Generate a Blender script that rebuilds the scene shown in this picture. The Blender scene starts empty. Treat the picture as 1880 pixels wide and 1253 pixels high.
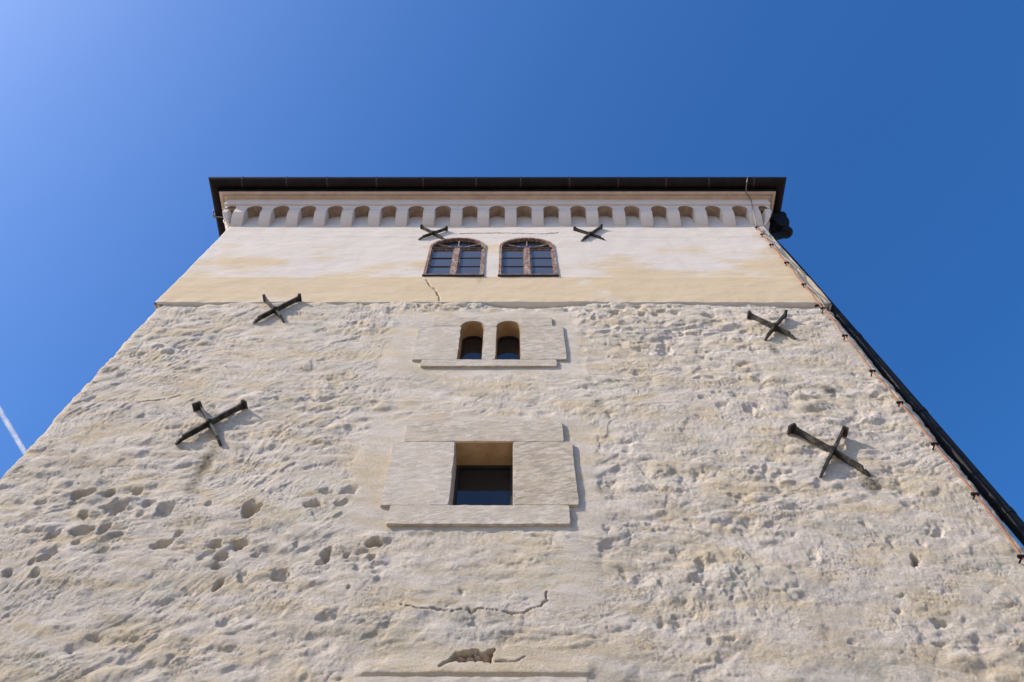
import bpy, bmesh, math, random
import numpy as np
from mathutils import Vector, Matrix

random.seed(7)
C = bpy.context.scene.collection
scene = bpy.context.scene
R = math.radians

# ---------------------------------------------------------------- camera
D = 5.0                     # metres from the camera to the tower face (face = plane y 0)
CAMZ = 1.6
F = 1440.0                  # focal length in photograph pixels (1880 wide)
PITCH = math.atan2(F, 773.0)
SP, CP = math.sin(PITCH), math.cos(PITCH)
cam = bpy.data.cameras.new('camera')
cam.sensor_width = 36.0
cam.lens = F / 1880.0 * 36.0
cam.clip_start = 0.05
cam.clip_end = 60000
camo = bpy.data.objects.new('camera', cam)
camo.location = (0, -D, CAMZ)
camo.rotation_euler = (math.pi / 2 + PITCH, 0, 0)
C.objects.link(camo)
scene.camera = camo

# ---------------------------------------------------------------- sky and sun
SUN_VEC = Vector((-1.95, -1.0, 1.72)).normalized()      # towards the sun
SUN_EL = math.asin(SUN_VEC.z)
SUN_AZ = math.atan2(SUN_VEC.x, SUN_VEC.y)
w = bpy.data.worlds.new('World')
scene.world = w
w.use_nodes = True
nt = w.node_tree
nt.nodes.clear()
sky = nt.nodes.new('ShaderNodeTexSky')
sky.sky_type = 'NISHITA'
sky.sun_disc = False
sky.sun_elevation = SUN_EL
sky.sun_rotation = SUN_AZ % (2 * math.pi)
sky.altitude = 150
sky.air_density = 1.1
sky.dust_density = 2.0
sky.ozone_density = 8.0
hs = nt.nodes.new('ShaderNodeHueSaturation')
hs.inputs['Hue'].default_value = 0.504
hs.inputs['Saturation'].default_value = 1.19
bg = nt.nodes.new('ShaderNodeBackground')
bg.inputs['Strength'].default_value = 0.15
wo = nt.nodes.new('ShaderNodeOutputWorld')
nt.links.new(sky.outputs[0], hs.inputs['Color'])
nt.links.new(hs.outputs[0], bg.inputs['Color'])
nt.links.new(bg.outputs[0], wo.inputs['Surface'])

sl = bpy.data.lights.new('sun', 'SUN')
sl.energy = 4.0
sl.angle = R(0.53)
sl.color = (1.0, 0.885, 0.75)
so = bpy.data.objects.new('sun', sl)
so.rotation_euler = (-SUN_VEC).to_track_quat('-Z', 'Y').to_euler()
so.location = (-30, -20, 40)
C.objects.link(so)

scene.view_settings.view_transform = 'Standard'
scene.view_settings.look = 'None'
scene.view_settings.gamma = 1.0
scene.view_settings.exposure = 0.5
scene.view_settings.use_curve_mapping = False

# ---------------------------------------------------------------- measuring the place
def wp(u, v, p=0.0):
    """Point of the plane p metres in front of the tower face seen at photograph pixel (u, v)."""
    du, dv = u - 940.0, 626.5 - v
    fwd = F * CP - dv * SP
    up = F * SP + dv * CP
    k = (D - p) / fwd
    return Vector((du * k, -p, CAMZ + up * k))

def wx(u, v, p=0.0): return wp(u, v, p).x
def wz(v, p=0.0): return wp(940, v, p).z
def hz(r): return CAMZ + r * D       # height given as a multiple of D above the eye

# ---------------------------------------------------------------- object helpers
def link(name, me, mat=None, parent=None):
    o = bpy.data.objects.new(name, me)
    C.objects.link(o)
    if mat: me.materials.append(mat)
    if parent: o.parent = parent
    return o

def from_bm(name, bm, mat, parent=None, smooth=False):
    bmesh.ops.recalc_face_normals(bm, faces=bm.faces)
    me = bpy.data.meshes.new(name)
    bm.to_mesh(me); bm.free()
    if smooth:
        me.polygons.foreach_set('use_smooth', [True] * len(me.polygons))
    return link(name, me, mat, parent)

def tag(o, label, cat, group=None, kind=None):
    o['label'] = label
    if cat: o['category'] = cat
    if group: o['group'] = group
    if kind: o['kind'] = kind
    return o

def empty(name, loc=(0, 0, 0)):
    o = bpy.data.objects.new(name, None)
    o.empty_display_size = 0.3
    o.location = loc
    C.objects.link(o)
    return o

def bx(bm, x0, x1, y0, y1, z0, z1):
    vs = [bm.verts.new((x, y, z)) for x in (x0, x1) for y in (y0, y1) for z in (z0, z1)]
    for f in ((0, 1, 3, 2), (4, 6, 7, 5), (0, 4, 5, 1), (2, 3, 7, 6), (0, 2, 6, 4), (1, 5, 7, 3)):
        bm.faces.new([vs[i] for i in f])
    return vs

def box_bm(x0, x1, y0, y1, z0, z1, bev=0.0):
    bm = bmesh.new()
    bx(bm, x0, x1, y0, y1, z0, z1)
    if bev:
        bmesh.ops.bevel(bm, geom=bm.edges[:], offset=bev, segments=1, affect='EDGES')
    return bm

def prism_bm(outline, y0, y1, bev=0.0, front_y=None):
    """Outline in (x, z) drawn out from y0 (front) to y1 (back); front_y(z) may lean the front."""
    bm = bmesh.new()
    fr = [bm.verts.new((x, front_y(z) if front_y else y0, z)) for x, z in outline]
    bk = [bm.verts.new((x, y1, z)) for x, z in outline]
    n = len(outline)
    f = bm.faces.new(fr)
    bm.faces.new(bk[::-1])
    for i in range(n):
        bm.faces.new((fr[i], bk[i], bk[(i + 1) % n], fr[(i + 1) % n]))
    if bev:
        bmesh.ops.bevel(bm, geom=list(f.edges), offset=bev, segments=2, affect='EDGES')
    return bm

def tube_bm(pts, rad, seg=8, bm=None, caps=True):
    bm = bm or bmesh.new()
    pts = [Vector(p) for p in pts]
    rads = rad if isinstance(rad, (list, tuple)) else [rad] * len(pts)
    rings = []
    ref = None
    for i, p in enumerate(pts):
        a = pts[max(i - 1, 0)]; b = pts[min(i + 1, len(pts) - 1)]
        t = (b - a).normalized()
        if ref is None:
            ref = Vector((0, 0, 1)) if abs(t.z) < 0.9 else Vector((1, 0, 0))
        n = (ref - t * ref.dot(t)).normalized()
        ref = n
        bb = t.cross(n)
        rings.append([bm.verts.new(p + (n * math.cos(2 * math.pi * k / seg) + bb * math.sin(2 * math.pi * k / seg)) * rads[i]) for k in range(seg)])
    for r0, r1 in zip(rings, rings[1:]):
        for k in range(seg):
            bm.faces.new((r0[k], r0[(k + 1) % seg], r1[(k + 1) % seg], r1[k]))
    if caps:
        bm.faces.new(rings[0][::-1]); bm.faces.new(rings[-1])
    return bm

def spline(pts, n=6):
    """Catmull-Rom through the points."""
    pts = [Vector(p) for p in pts]
    out = []
    for i in range(len(pts) - 1):
        p0 = pts[max(i - 1, 0)]; p1 = pts[i]; p2 = pts[i + 1]; p3 = pts[min(i + 2, len(pts) - 1)]
        for k in range(n):
            t = k / n
            out.append(0.5 * ((2 * p1) + (p2 - p0) * t + (2 * p0 - 5 * p1 + 4 * p2 - p3) * t * t + (3 * p1 - p0 - 3 * p2 + p3) * t ** 3))
    out.append(pts[-1])
    return out

# ---------------------------------------------------------------- materials
def mat_new(name):
    m = bpy.data.materials.new(name)
    m.use_nodes = True
    t = m.node_tree
    b = t.nodes['Principled BSDF']
    return m, t, b

def N(t, typ, **kw):
    n = t.nodes.new(typ)
    for k, v in kw.items():
        if k in n.inputs.keys(): n.inputs[k].default_value = v
        else: setattr(n, k, v)
    return n

def noise(t, coord, scale, detail=4, rough=0.55, dist=0.0):
    n = N(t, 'ShaderNodeTexNoise')
    n.inputs['Scale'].default_value = scale
    n.inputs['Detail'].default_value = detail
    n.inputs['Roughness'].default_value = rough
    n.inputs['Distortion'].default_value = dist
    t.links.new(coord, n.inputs['Vector'])
    return n.outputs['Fac']

def ramp(t, fac, stops):
    n = N(t, 'ShaderNodeValToRGB')
    el = n.color_ramp.elements
    while len(el) < len(stops): el.new(0.5)
    for e, (p, c) in zip(el, stops):
        e.position = p
        e.color = (c[0], c[1], c[2], 1) if not isinstance(c, (int, float)) else (c, c, c, 1)
    t.links.new(fac, n.inputs[0])
    return n.outputs['Color']

def mix(t, fac, a, b, mode='MIX'):
    n = N(t, 'ShaderNodeMix', data_type='RGBA', blend_type=mode)
    def put(sock, v):
        if isinstance(v, (tuple, list)): sock.default_value = (*v[:3], 1)
        elif isinstance(v, (int, float)): sock.default_value = v
        else: t.links.new(v, sock)
    put(n.inputs[0], fac); put(n.inputs[6], a); put(n.inputs[7], b)
    return n.outputs[2]

def math_n(t, op, a, b=0.0):
    n = N(t, 'ShaderNodeMath', operation=op)
    for i, v in enumerate((a, b)):
        if isinstance(v, (int, float)): n.inputs[i].default_value = v
        else: t.links.new(v, n.inputs[i])
    return n.outputs[0]

def coords(t, scale=(1, 1, 1), rot=(0, 0, 0), kind='Object'):
    tc = N(t, 'ShaderNodeTexCoord')
    mp = N(t, 'ShaderNodeMapping')
    mp.inputs['Scale'].default_value = scale
    src = tc.outputs[kind]
    if any(rot):
        m0 = N(t, 'ShaderNodeMapping')
        m0.inputs['Rotation'].default_value = rot
        t.links.new(src, m0.inputs['Vector'])
        src = m0.outputs['Vector']
    t.links.new(src, mp.inputs['Vector'])
    return mp.outputs['Vector']

def bump(t, b, height, strength, dist, prev=None):
    n = N(t, 'ShaderNodeBump')
    n.inputs['Strength'].default_value = strength
    n.inputs['Distance'].default_value = dist
    t.links.new(height, n.inputs['Height'])
    if prev: t.links.new(prev, n.inputs['Normal'])
    t.links.new(n.outputs[0], b.inputs['Normal'])
    return n.outputs[0]

def attr(t, name):
    n = N(t, 'ShaderNodeAttribute', attribute_name=name)
    return n.outputs['Fac']

def mat_rubble():
    m, t, b = mat_new('lime render')
    co = coords(t, (1, 1, 1))
    st = coords(t, (0.7, 0.7, 2.2), (0, R(-10), 0))
    base = ramp(t, noise(t, st, 2.2, 6, 0.6, 0.5), [(0.28, (0.545, 0.465, 0.345)), (0.43, (0.63, 0.55, 0.44)), (0.58, (0.705, 0.625, 0.535)), (0.75, (0.605, 0.525, 0.40))])
    och = math_n(t, 'MULTIPLY', attr(t, 'ochre'), ramp(t, noise(t, st, 7, 5, 0.6), [(0.30, 0.25), (0.62, 1.0)]))
    c = mix(t, och, base, (0.62, 0.49, 0.29))
    gr = math_n(t, 'MULTIPLY', attr(t, 'grey'), ramp(t, noise(t, co, 16, 5, 0.65), [(0.36, 0.0), (0.62, 1.0)]))
    c = mix(t, gr, c, (0.42, 0.40, 0.36))
    sp = ramp(t, noise(t, co, 55, 5, 0.75), [(0.54, 0.0), (0.68, 0.5)])
    c = mix(t, sp, c, (0.36, 0.33, 0.29))
    gn = math_n(t, 'MULTIPLY', ramp(t, noise(t, co, 1.3, 4, 0.6), [(0.55, 0.0), (0.70, 0.5)]), ramp(t, noise(t, co, 9, 4, 0.6), [(0.4, 0.0), (0.6, 1.0)]))
    c = mix(t, gn, c, (0.52, 0.54, 0.44))
    sn = math_n(t, 'MULTIPLY', attr(t, 'stain'), ramp(t, noise(t, co, 22, 5, 0.7), [(0.25, 0.35), (0.6, 1.0)]))
    c = mix(t, sn, c, (0.14, 0.125, 0.085))
    t.links.new(c, b.inputs['Base Color'])
    b.inputs['Roughness'].default_value = 0.95
    b.inputs['Specular IOR Level'].default_value = 0.15
    n1 = bump(t, b, noise(t, coords(t, (1, 1, 1.5), (0, R(-14), 0)), 30, 8, 0.75, 0.3), 0.8, 0.03)
    bump(t, b, noise(t, co, 65, 6, 0.8), 1.0, 0.014, n1)
    return m

def mat_plaster():
    m, t, b = mat_new('smooth plaster')
    co = coords(t)
    st = coords(t, (0.5, 0.5, 2.6))
    white = ramp(t, noise(t, co, 3.0, 5, 0.6), [(0.3, (0.57, 0.51, 0.445)), (0.7, (0.62, 0.56, 0.495))])
    cream = ramp(t, noise(t, st, 2.0, 5, 0.6), [(0.3, (0.545, 0.425, 0.265)), (0.7, (0.575, 0.465, 0.32))])
    f = ramp(t, math_n(t, 'ADD', attr(t, 'cream'), math_n(t, 'MULTIPLY', math_n(t, 'SUBTRACT', noise(t, st, 5, 6, 0.65), 0.5), 0.9)), [(0.30, 0.0), (0.72, 1.0)])
    c = mix(t, f, white, cream)
    c = mix(t, ramp(t, noise(t, coords(t, (6, 6, 0.5)), 1.0, 5, 0.65), [(0.56, 0.0), (0.78, 0.35)]), c, (0.44, 0.39, 0.32))
    c = mix(t, ramp(t, noise(t, st, 11, 5, 0.7), [(0.57, 0.0), (0.70, 0.4)]), c, (0.68, 0.63, 0.58))
    sn = math_n(t, 'MULTIPLY', attr(t, 'stain'), ramp(t, noise(t, co, 22, 5, 0.7), [(0.25, 0.35), (0.6, 1.0)]))
    c = mix(t, sn, c, (0.2, 0.17, 0.11))
    t.links.new(c, b.inputs['Base Color'])
    b.inputs['Roughness'].default_value = 0.92
    b.inputs['Specular IOR Level'].default_value = 0.15
    n1 = bump(t, b, noise(t, coords(t, (0.6, 0.6, 1.6)), 14, 5, 0.6), 0.22, 0.012)
    bump(t, b, noise(t, co, 90, 3, 0.7), 0.25, 0.004, n1)
    return m

def mat_trim():
    m, t, b = mat_new('white trim plaster')
    co = coords(t)
    c = ramp(t, noise(t, co, 4.0, 5, 0.65), [(0.3, (0.585, 0.505, 0.435)), (0.65, (0.66, 0.585, 0.525))])
    c = mix(t, ramp(t, noise(t, co, 2.0, 6, 0.7), [(0.54, 0.0), (0.72, 0.55)]), c, (0.50, 0.38, 0.29))
    t.links.new(c, b.inputs['Base Color'])
    b.inputs['Roughness'].default_value = 0.9
    b.inputs['Specular IOR Level'].default_value = 0.15
    bump(t, b, noise(t, co, 40, 4, 0.6), 0.25, 0.006)
    return m

def mat_stone():
    m, t, b = mat_new('tooled sandstone')
    co = coords(t)
    ch = coords(t, (8, 8, 30), (0, R(12), 0))
    pat = ramp(t, noise(t, coords(t), 3.5, 4, 0.6), [(0.35, 0.15), (0.65, 1.0)])
    oi = N(t, 'ShaderNodeObjectInfo')
    c = ramp(t, noise(t, co, 5.0, 6, 0.65), [(0.28, (0.46, 0.375, 0.27)), (0.5, (0.55, 0.475, 0.375)), (0.72, (0.60, 0.535, 0.45))])
    c = mix(t, ramp(t, noise(t, ch, 1.0, 4, 0.6), [(0.44, 0.0), (0.60, 0.75)]), c, (0.27, 0.23, 0.18))
    c = mix(t, ramp(t, noise(t, co, 2.6, 6, 0.75), [(0.46, 0.0), (0.60, 0.75)]), c, (0.42, 0.34, 0.235))
    c = mix(t, ramp(t, noise(t, co, 14, 6, 0.75), [(0.48, 0.0), (0.62, 0.5)]), c, (0.36, 0.315, 0.25))
    fs = coords(t, (16, 16, 85), (0, R(14), 0))
    c = mix(t, math_n(t, 'MULTIPLY', ramp(t, noise(t, fs, 1.0, 4, 0.6), [(0.52, 0.0), (0.64, 0.8)]), pat), c, (0.20, 0.175, 0.14))
    c = mix(t, math_n(t, 'MULTIPLY', oi.outputs['Random'], 0.30), c, (0.66, 0.61, 0.55))
    t.links.new(c, b.inputs['Base Color'])
    b.inputs['Roughness'].default_value = 0.93
    b.inputs['Specular IOR Level'].default_value = 0.15
    n1 = bump(t, b, math_n(t, 'MULTIPLY', noise(t, ch, 1.0, 6, 0.7, 0.6), pat), 0.7, 0.014)
    bump(t, b, noise(t, co, 60, 5, 0.75), 0.6, 0.008, n1)
    return m

def mat_plain(name, c0, c1, scale=8, rough=0.6, metal=0.0, bs=0.2, bd=0.004, stretch=(1, 1, 1), spec=0.3):
    m, t, b = mat_new(name)
    co = coords(t, stretch)
    f = noise(t, co, scale, 5, 0.65)
    t.links.new(ramp(t, f, [(0.35, c0), (0.65, c1)]), b.inputs['Base Color'])
    b.inputs['Roughness'].default_value = rough
    b.inputs['Metallic'].default_value = metal
    b.inputs['Specular IOR Level'].default_value = spec
    if bs: bump(t, b, noise(t, co, scale * 4, 4, 0.6), bs, bd)
    return m

def mat_wood():
    m, t, b = mat_new('peeling red brown paint on wood')
    co = coords(t)
    st = coords(t, (30, 30, 4))
    paint = ramp(t, noise(t, co, 6, 4, 0.6), [(0.3, (0.13, 0.050, 0.035)), (0.7, (0.20, 0.085, 0.06))])
    bare = ramp(t, noise(t, st, 1.0, 4, 0.6), [(0.3, (0.16, 0.12, 0.09)), (0.7, (0.42, 0.35, 0.28))])
    f = ramp(t, noise(t, coords(t, (1, 1, 0.5)), 24, 6, 0.72), [(0.46, 0.0), (0.56, 1.0)])
    t.links.new(mix(t, f, paint, bare), b.inputs['Base Color'])
    b.inputs['Roughness'].default_value = 0.8
    bump(t, b, f, 0.4, 0.003)
    return m

def mat_glass(name, tint):
    m, t, b = mat_new(name)
    b.inputs['Base Color'].default_value = (*tint, 1)
    b.inputs['Roughness'].default_value = 0.02
    b.inputs['IOR'].default_value = 1.52
    b.inputs['Specular IOR Level'].default_value = 0.5
    bump(t, b, noise(t, coords(t), 3.0, 2, 0.5), 0.04, 0.02)
    return m

def mat_iron():
    m, t, b = mat_new('weathered black iron')
    co = coords(t)
    c = ramp(t, noise(t, co, 12, 5, 0.65), [(0.34, (0.011, 0.010, 0.009)), (0.52, (0.042, 0.037, 0.029)), (0.68, (0.13, 0.115, 0.085))])
    t.links.new(c, b.inputs['Base Color'])
    b.inputs['Roughness'].default_value = 0.7
    b.inputs['Specular IOR Level'].default_value = 0.35
    bump(t, b, noise(t, co, 60, 4, 0.7), 0.4, 0.004)
    return m

M = dict(
    rubble=mat_rubble(), plaster=mat_plaster(), trim=mat_trim(), stone=mat_stone(), wood=mat_wood(), iron=mat_iron(),
    pane=mat_glass('window glass', (0.012, 0.014, 0.016)),
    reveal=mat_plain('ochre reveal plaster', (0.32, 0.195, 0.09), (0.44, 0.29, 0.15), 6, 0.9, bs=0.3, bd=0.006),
    sash=mat_plain('dark painted sash', (0.025, 0.022, 0.020), (0.04, 0.034, 0.03), 12, 0.6),
    gutter=mat_plain('dark brown sheet metal', (0.010, 0.0075, 0.0065), (0.018, 0.0135, 0.011), 5, 0.6, 0.0, bs=0.1, spec=0.12),
    pipe=mat_plain('black sheet metal', (0.006, 0.0062, 0.0065), (0.011, 0.0115, 0.012), 6, 0.55, 0.0, bs=0.1, spec=0.12),
    copper=mat_plain('weathered copper', (0.20, 0.085, 0.045), (0.30, 0.15, 0.085), 14, 0.6, 0.2, bs=0.0),
    steel=mat_plain('grey steel wire', (0.16, 0.14, 0.125), (0.26, 0.23, 0.21), 14, 0.5, 0.5, bs=0.0),
    tile=mat_plain('roof tile', (0.20, 0.07, 0.045), (0.30, 0.12, 0.08), 4, 0.85),
    brick=mat_plain('broken brick', (0.30, 0.20, 0.15), (0.48, 0.40, 0.33), 18, 0.95, bs=0.5, bd=0.01),
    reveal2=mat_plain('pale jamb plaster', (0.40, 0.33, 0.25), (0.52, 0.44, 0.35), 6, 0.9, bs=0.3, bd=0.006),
    soffit=mat_plain('tan soffit plaster with painted bounce', (0.50, 0.37, 0.27), (0.62, 0.48, 0.37), 5, 0.9, bs=0.25, bd=0.006),  # warm bounce light under the cornice, put into the colour
    niche=mat_plain('niche plaster with painted shade', (0.25, 0.17, 0.115), (0.38, 0.28, 0.205), 7, 0.92, bs=0.3, bd=0.006),  # darker than the trim: shade inside the arches painted into the colour
    bracket=mat_plain('dull zinc', (0.035, 0.03, 0.027), (0.06, 0.052, 0.047), 12, 0.6, bs=0.0),
    pane_old=mat_glass('old window glass', (0.075, 0.078, 0.08)),
    ground=mat_plain('pale paving', (0.30, 0.27, 0.23), (0.38, 0.34, 0.30), 0.8, 0.9, bs=0.2),
)

M['pane_old'].node_tree.nodes['Principled BSDF'].inputs['IOR'].default_value = 1.75

# ---------------------------------------------------------------- noise in numpy
_rs = np.random.RandomState(11)
PERM = _rs.permutation(4096).astype(np.int64)
def ihash(ix, iy, seed):
    a = PERM[(ix + 131 * seed) & 4095]
    return PERM[(a + iy * 17 + 977 * seed) & 4095]
def vnoise(x, y, seed=0):
    ix = np.floor(x).astype(np.int64); iy = np.floor(y).astype(np.int64)
    fx = x - ix; fy = y - iy
    ux = fx * fx * fx * (fx * (fx * 6 - 15) + 10); uy = fy * fy * fy * (fy * (fy * 6 - 15) + 10)
    def g(jx, jy, dx, dy):
        a = ihash(jx, jy, seed) * (2 * np.pi / 4096.0)
        return np.cos(a) * dx + np.sin(a) * dy
    n00 = g(ix, iy, fx, fy); n10 = g(ix + 1, iy, fx - 1, fy)
    n01 = g(ix, iy + 1, fx, fy - 1); n11 = g(ix + 1, iy + 1, fx - 1, fy - 1)
    a = n00 + (n10 - n00) * ux; b = n01 + (n11 - n01) * ux
    return (a + (b - a) * uy) * 1.5
def fbm(x, y, octv=4, seed=0, gain=0.5):
    s = 0.0; a = 1.0; tot = 0.0
    for k in range(octv):
        s = s + a * vnoise(x * 2 ** k + 17.3 * k, y * 2 ** k - 9.1 * k, seed + k)
        tot += a; a *= gain
    return s / tot
def sstep(a, b, x):
    t = np.clip((x - a) / (b - a), 0, 1)
    return t * t * (3 - 2 * t)
def worley(x, y, seed=0):
    """Nearest and second distance to jittered cell points, with a random value for the nearest."""
    ix = np.floor(x).astype(np.int64); iy = np.floor(y).astype(np.int64)
    d1 = np.full(x.shape, 9.0); d2 = np.full(x.shape, 9.0); val = np.zeros(x.shape)
    for dx in (-1, 0, 1):
        for dy in (-1, 0, 1):
            jx = ix + dx; jy = iy + dy
            h = ihash(jx, jy, seed); h2 = ihash(jx, jy, seed + 5)
            cx = jx + 0.5 + (h / 4096.0 - 0.5) * 0.85; cy = jy + 0.5 + (h2 / 4096.0 - 0.5) * 0.85
            dd = np.hypot(x - cx, y - cy)
            r = ihash(jx, jy, seed + 9) / 4096.0
            near = dd < d1
            d2 = np.where(near, d1, np.minimum(d2, dd))
            val = np.where(near, r, val)
            d1 = np.where(near, dd, d1)
    return d1, d2, val

# pits gouged in the render: photograph pixel, half size in pixels, depth in metres, tilt
PITS = [
 (150,908,23,11,.10,.2),(198,906,10,8,.08,0),(246,904,12,9,.06,.2),(132,921,12,7,.05,0),(71,921,13,5,.04,0),(211,932,27,13,.12,.45),
 (153,945,12,9,.07,0),(269,926,12,10,.08,.2),(257,944,8,5,.05,0),(302,936,18,15,.08,.3),(381,924,10,8,.04,0),(458,937,17,13,.14,.1),
 (147,975,23,10,.09,.1),(190,972,14,10,.07,.5),(99,978,14,14,.07,.6),(211,982,16,8,.06,.4),(140,995,12,7,.05,0),(87,1021,14,15,.10,.7),
 (59,1031,7,8,.06,0),(185,1010,17,8,.06,.5),(293,1001,22,8,.08,.5),(326,982,10,9,.08,.4),(392,1003,19,8,.07,.3),(440,1001,23,10,.09,.5),
 (405,1024,17,8,.12,0),(366,1025,9,6,.04,0),(397,1039,13,7,.07,0),(400,1071,8,12,.08,.8),(442,1057,16,13,.06,0),(468,1018,9,5,.05,0),
 (10,1056,13,8,.08,0),(66,1054,13,12,.05,0),(343,1090,8,6,.05,0),(419,1137,17,12,.05,.3),(175,1170,18,6,.06,.5),(129,1194,8,6,.05,0),(310,1209,14,9,.05,.2),
 (575,926,20,8,.10,.2),(626,924,13,6,.06,.5),(598,903,17,7,.05,.3),(640,901,19,8,.06,.2),(687,1000,19,9,.13,.1),(599,1020,12,14,.12,.5),
 (588,1034,14,6,.06,.3),(545,1001,9,7,.05,0),(636,1021,11,7,.05,.2),(515,1057,26,13,.08,.2),(640,1079,5,6,.05,0),(683,1024,9,9,.05,0),(611,1130,18,13,.05,.3),
 (1224,638,13,9,.09,.4),(1130,575,7,4,.07,0),(1082,573,12,4,.05,0),(1091,585,8,5,.06,0),(1174,563,9,4,.05,0),(1189,571,8,4,.07,0),
 (1206,580,8,4,.08,0),(1216,571,10,4,.06,.2),(1231,563,8,3,.05,0),(1242,574,13,5,.06,.2),(1178,578,8,4,.06,0),(1118,563,6,4,.05,0),
 (1102,562,5,3,.05,0),(1305,578,15,4,.05,0),(1318,588,16,4,.05,.2),(1379,752,22,9,.08,.3),(1252,608,14,5,.05,0),(1407,572,9,6,.05,0),
 (1124,762,9,6,.05,0),(1167,683,14,6,.05,0),(1291,730,14,4,.05,0),(1326,743,8,4,.05,0),(1459,721,20,6,.05,.4),(1111,888,14,10,.06,0),
 (1116,972,7,7,.06,0),(1146,1054,5,11,.06,0),(1287,1038,14,15,.06,.5),(1277,1064,14,7,.07,.3),(1360,1051,14,7,.07,.2),(1215,1064,9,14,.05,0),
 (1248,1015,10,10,.05,.3),(1449,982,13,6,.06,.4),(1215,1143,9,12,.05,0),(1244,1132,8,4,.05,0),(1307,1173,10,8,.05,.4),(1340,1170,12,5,.05,.6),
 (1498,1021,12,12,.06,0),(1380,955,12,9,.05,0),(1350,1095,10,6,.05,.3),(1686,1032,12,12,.13,.8),(1723,978,16,8,.09,.5),(1590,962,8,8,.06,0),
 (1662,926,9,6,.06,0),(1693,996,7,6,.06,0),(1636,996,10,9,.04,0),(1732,1146,14,7,.07,0),(1735,1182,14,5,.05,0),(1794,1173,14,8,.05,.3),
 (1653,1124,9,6,.06,.3),(1741,1082,14,7,.05,.2),(1653,1093,9,4,.05,.3),(1571,1178,8,4,.04,0),(865,1142,12,9,.05,.2),(848,1085,6,6,.05,0),
 (545,577,10,4,.05,.2),(585,580,8,3,.04,0),(390,748,5,4,.04,0),(257,766,8,6,.06,.2),(170,732,10,5,.05,.3),(255,650,12,5,.06,.3),
 (330,640,14,7,.05,0),(600,660,12,5,.05,.2),(575,730,16,6,.07,.2),(650,620,12,5,.05,.3),(640,690,12,5,.05,.1),(500,720,12,5,.05,.3),(100,905,12,5,.05,.2),
]
# stains: pixel, half size, strength
STAINS = [(378,848,13,34,1.),(352,888,14,20,.8),(1602,892,17,22,1.),(1421,642,9,8,1.),(1519,716,16,8,1.),(1505,712,16,4,.5),(330,822,10,5,.6),(880,515,6,8,.4),
          (1700,1205,10,8,.0),(1750,1081,20,8,.45),(1690,1085,12,6,.3),(390,758,10,6,.5),(1100,745,9,14,.5),(1108,900,12,16,.5),(800,1245,150,2,.25)]
# cracks: pixel polylines, half width in metres, depth
CRACKS = [
 ([(735,1108),(742,1112),(753,1114),(766,1119),(780,1117),(796,1117),(812,1121),(832,1122),(845,1118),(857,1119),(867,1125),(877,1118),(884,1118),(895,1122),(912,1121),(932,1125),(958,1126),(968,1122),(979,1117),(993,1115),(996,1107),(1004,1103),(1003,1088),(1006,1085)],.0055,.05),
 ([(808,1228),(820,1217),(830,1214)],.011,.05),
 ([(910,1216),(930,1217),(950,1216),(966,1206)],.009,.03),
 ([(250,741),(290,737),(330,728)],.009,.03),
]
SCRACKS = [
 ([(781,515),(786,520),(789,527),(798,531),(801,537),(806,545),(807,553)],.009,.08),
 ([(845,429),(880,429),(915,428.5),(950,429.5),(1000,431),(1027,429)],.014,.06),
]
def seg_dist(x, z, pl):
    d = np.full(x.shape, 9.0)
    for (a, b) in zip(pl, pl[1:]):
        ax, az = a; bx_, bz = b
        L = (bx_ - ax) ** 2 + (bz - az) ** 2
        t = np.clip(((x - ax) * (bx_ - ax) + (z - az) * (bz - az)) / max(L, 1e-9), 0, 1)
        d = np.minimum(d, np.hypot(x - ax - t * (bx_ - ax), z - az - t * (bz - az)))
    return d
def add_cracks(h, s, z, cracks):
    for pl, hw, dep in cracks:
        q = [(wp(u, v).x, wp(u, v).z) for u, v in pl]
        x0 = min(p[0] for p in q) - .15; x1 = max(p[0] for p in q) + .15
        z0 = min(p[1] for p in q) - .15; z1 = max(p[1] for p in q) + .15
        m = (s > x0) & (s < x1) & (z > z0) & (z < z1)
        if not m.any(): continue
        ss, zz = s[m], z[m]
        jx = ss + 0.018 * fbm(ss * 12, zz * 12, 3, 70); jz = zz + 0.018 * fbm(ss * 12, zz * 12, 3, 75)
        d = seg_dist(jx, jz, q)
        wv = hw * (0.7 + 0.9 * np.clip(vnoise(ss * 7, zz * 7, 77) + 0.4, 0, 1))
        h[m] -= dep * (1 - sstep(0.35, 1.0, d / wv))
        if cracks is CRACKS: h[m] += 0.002 * np.exp(-(d / 0.05) ** 2)
    return h

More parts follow.
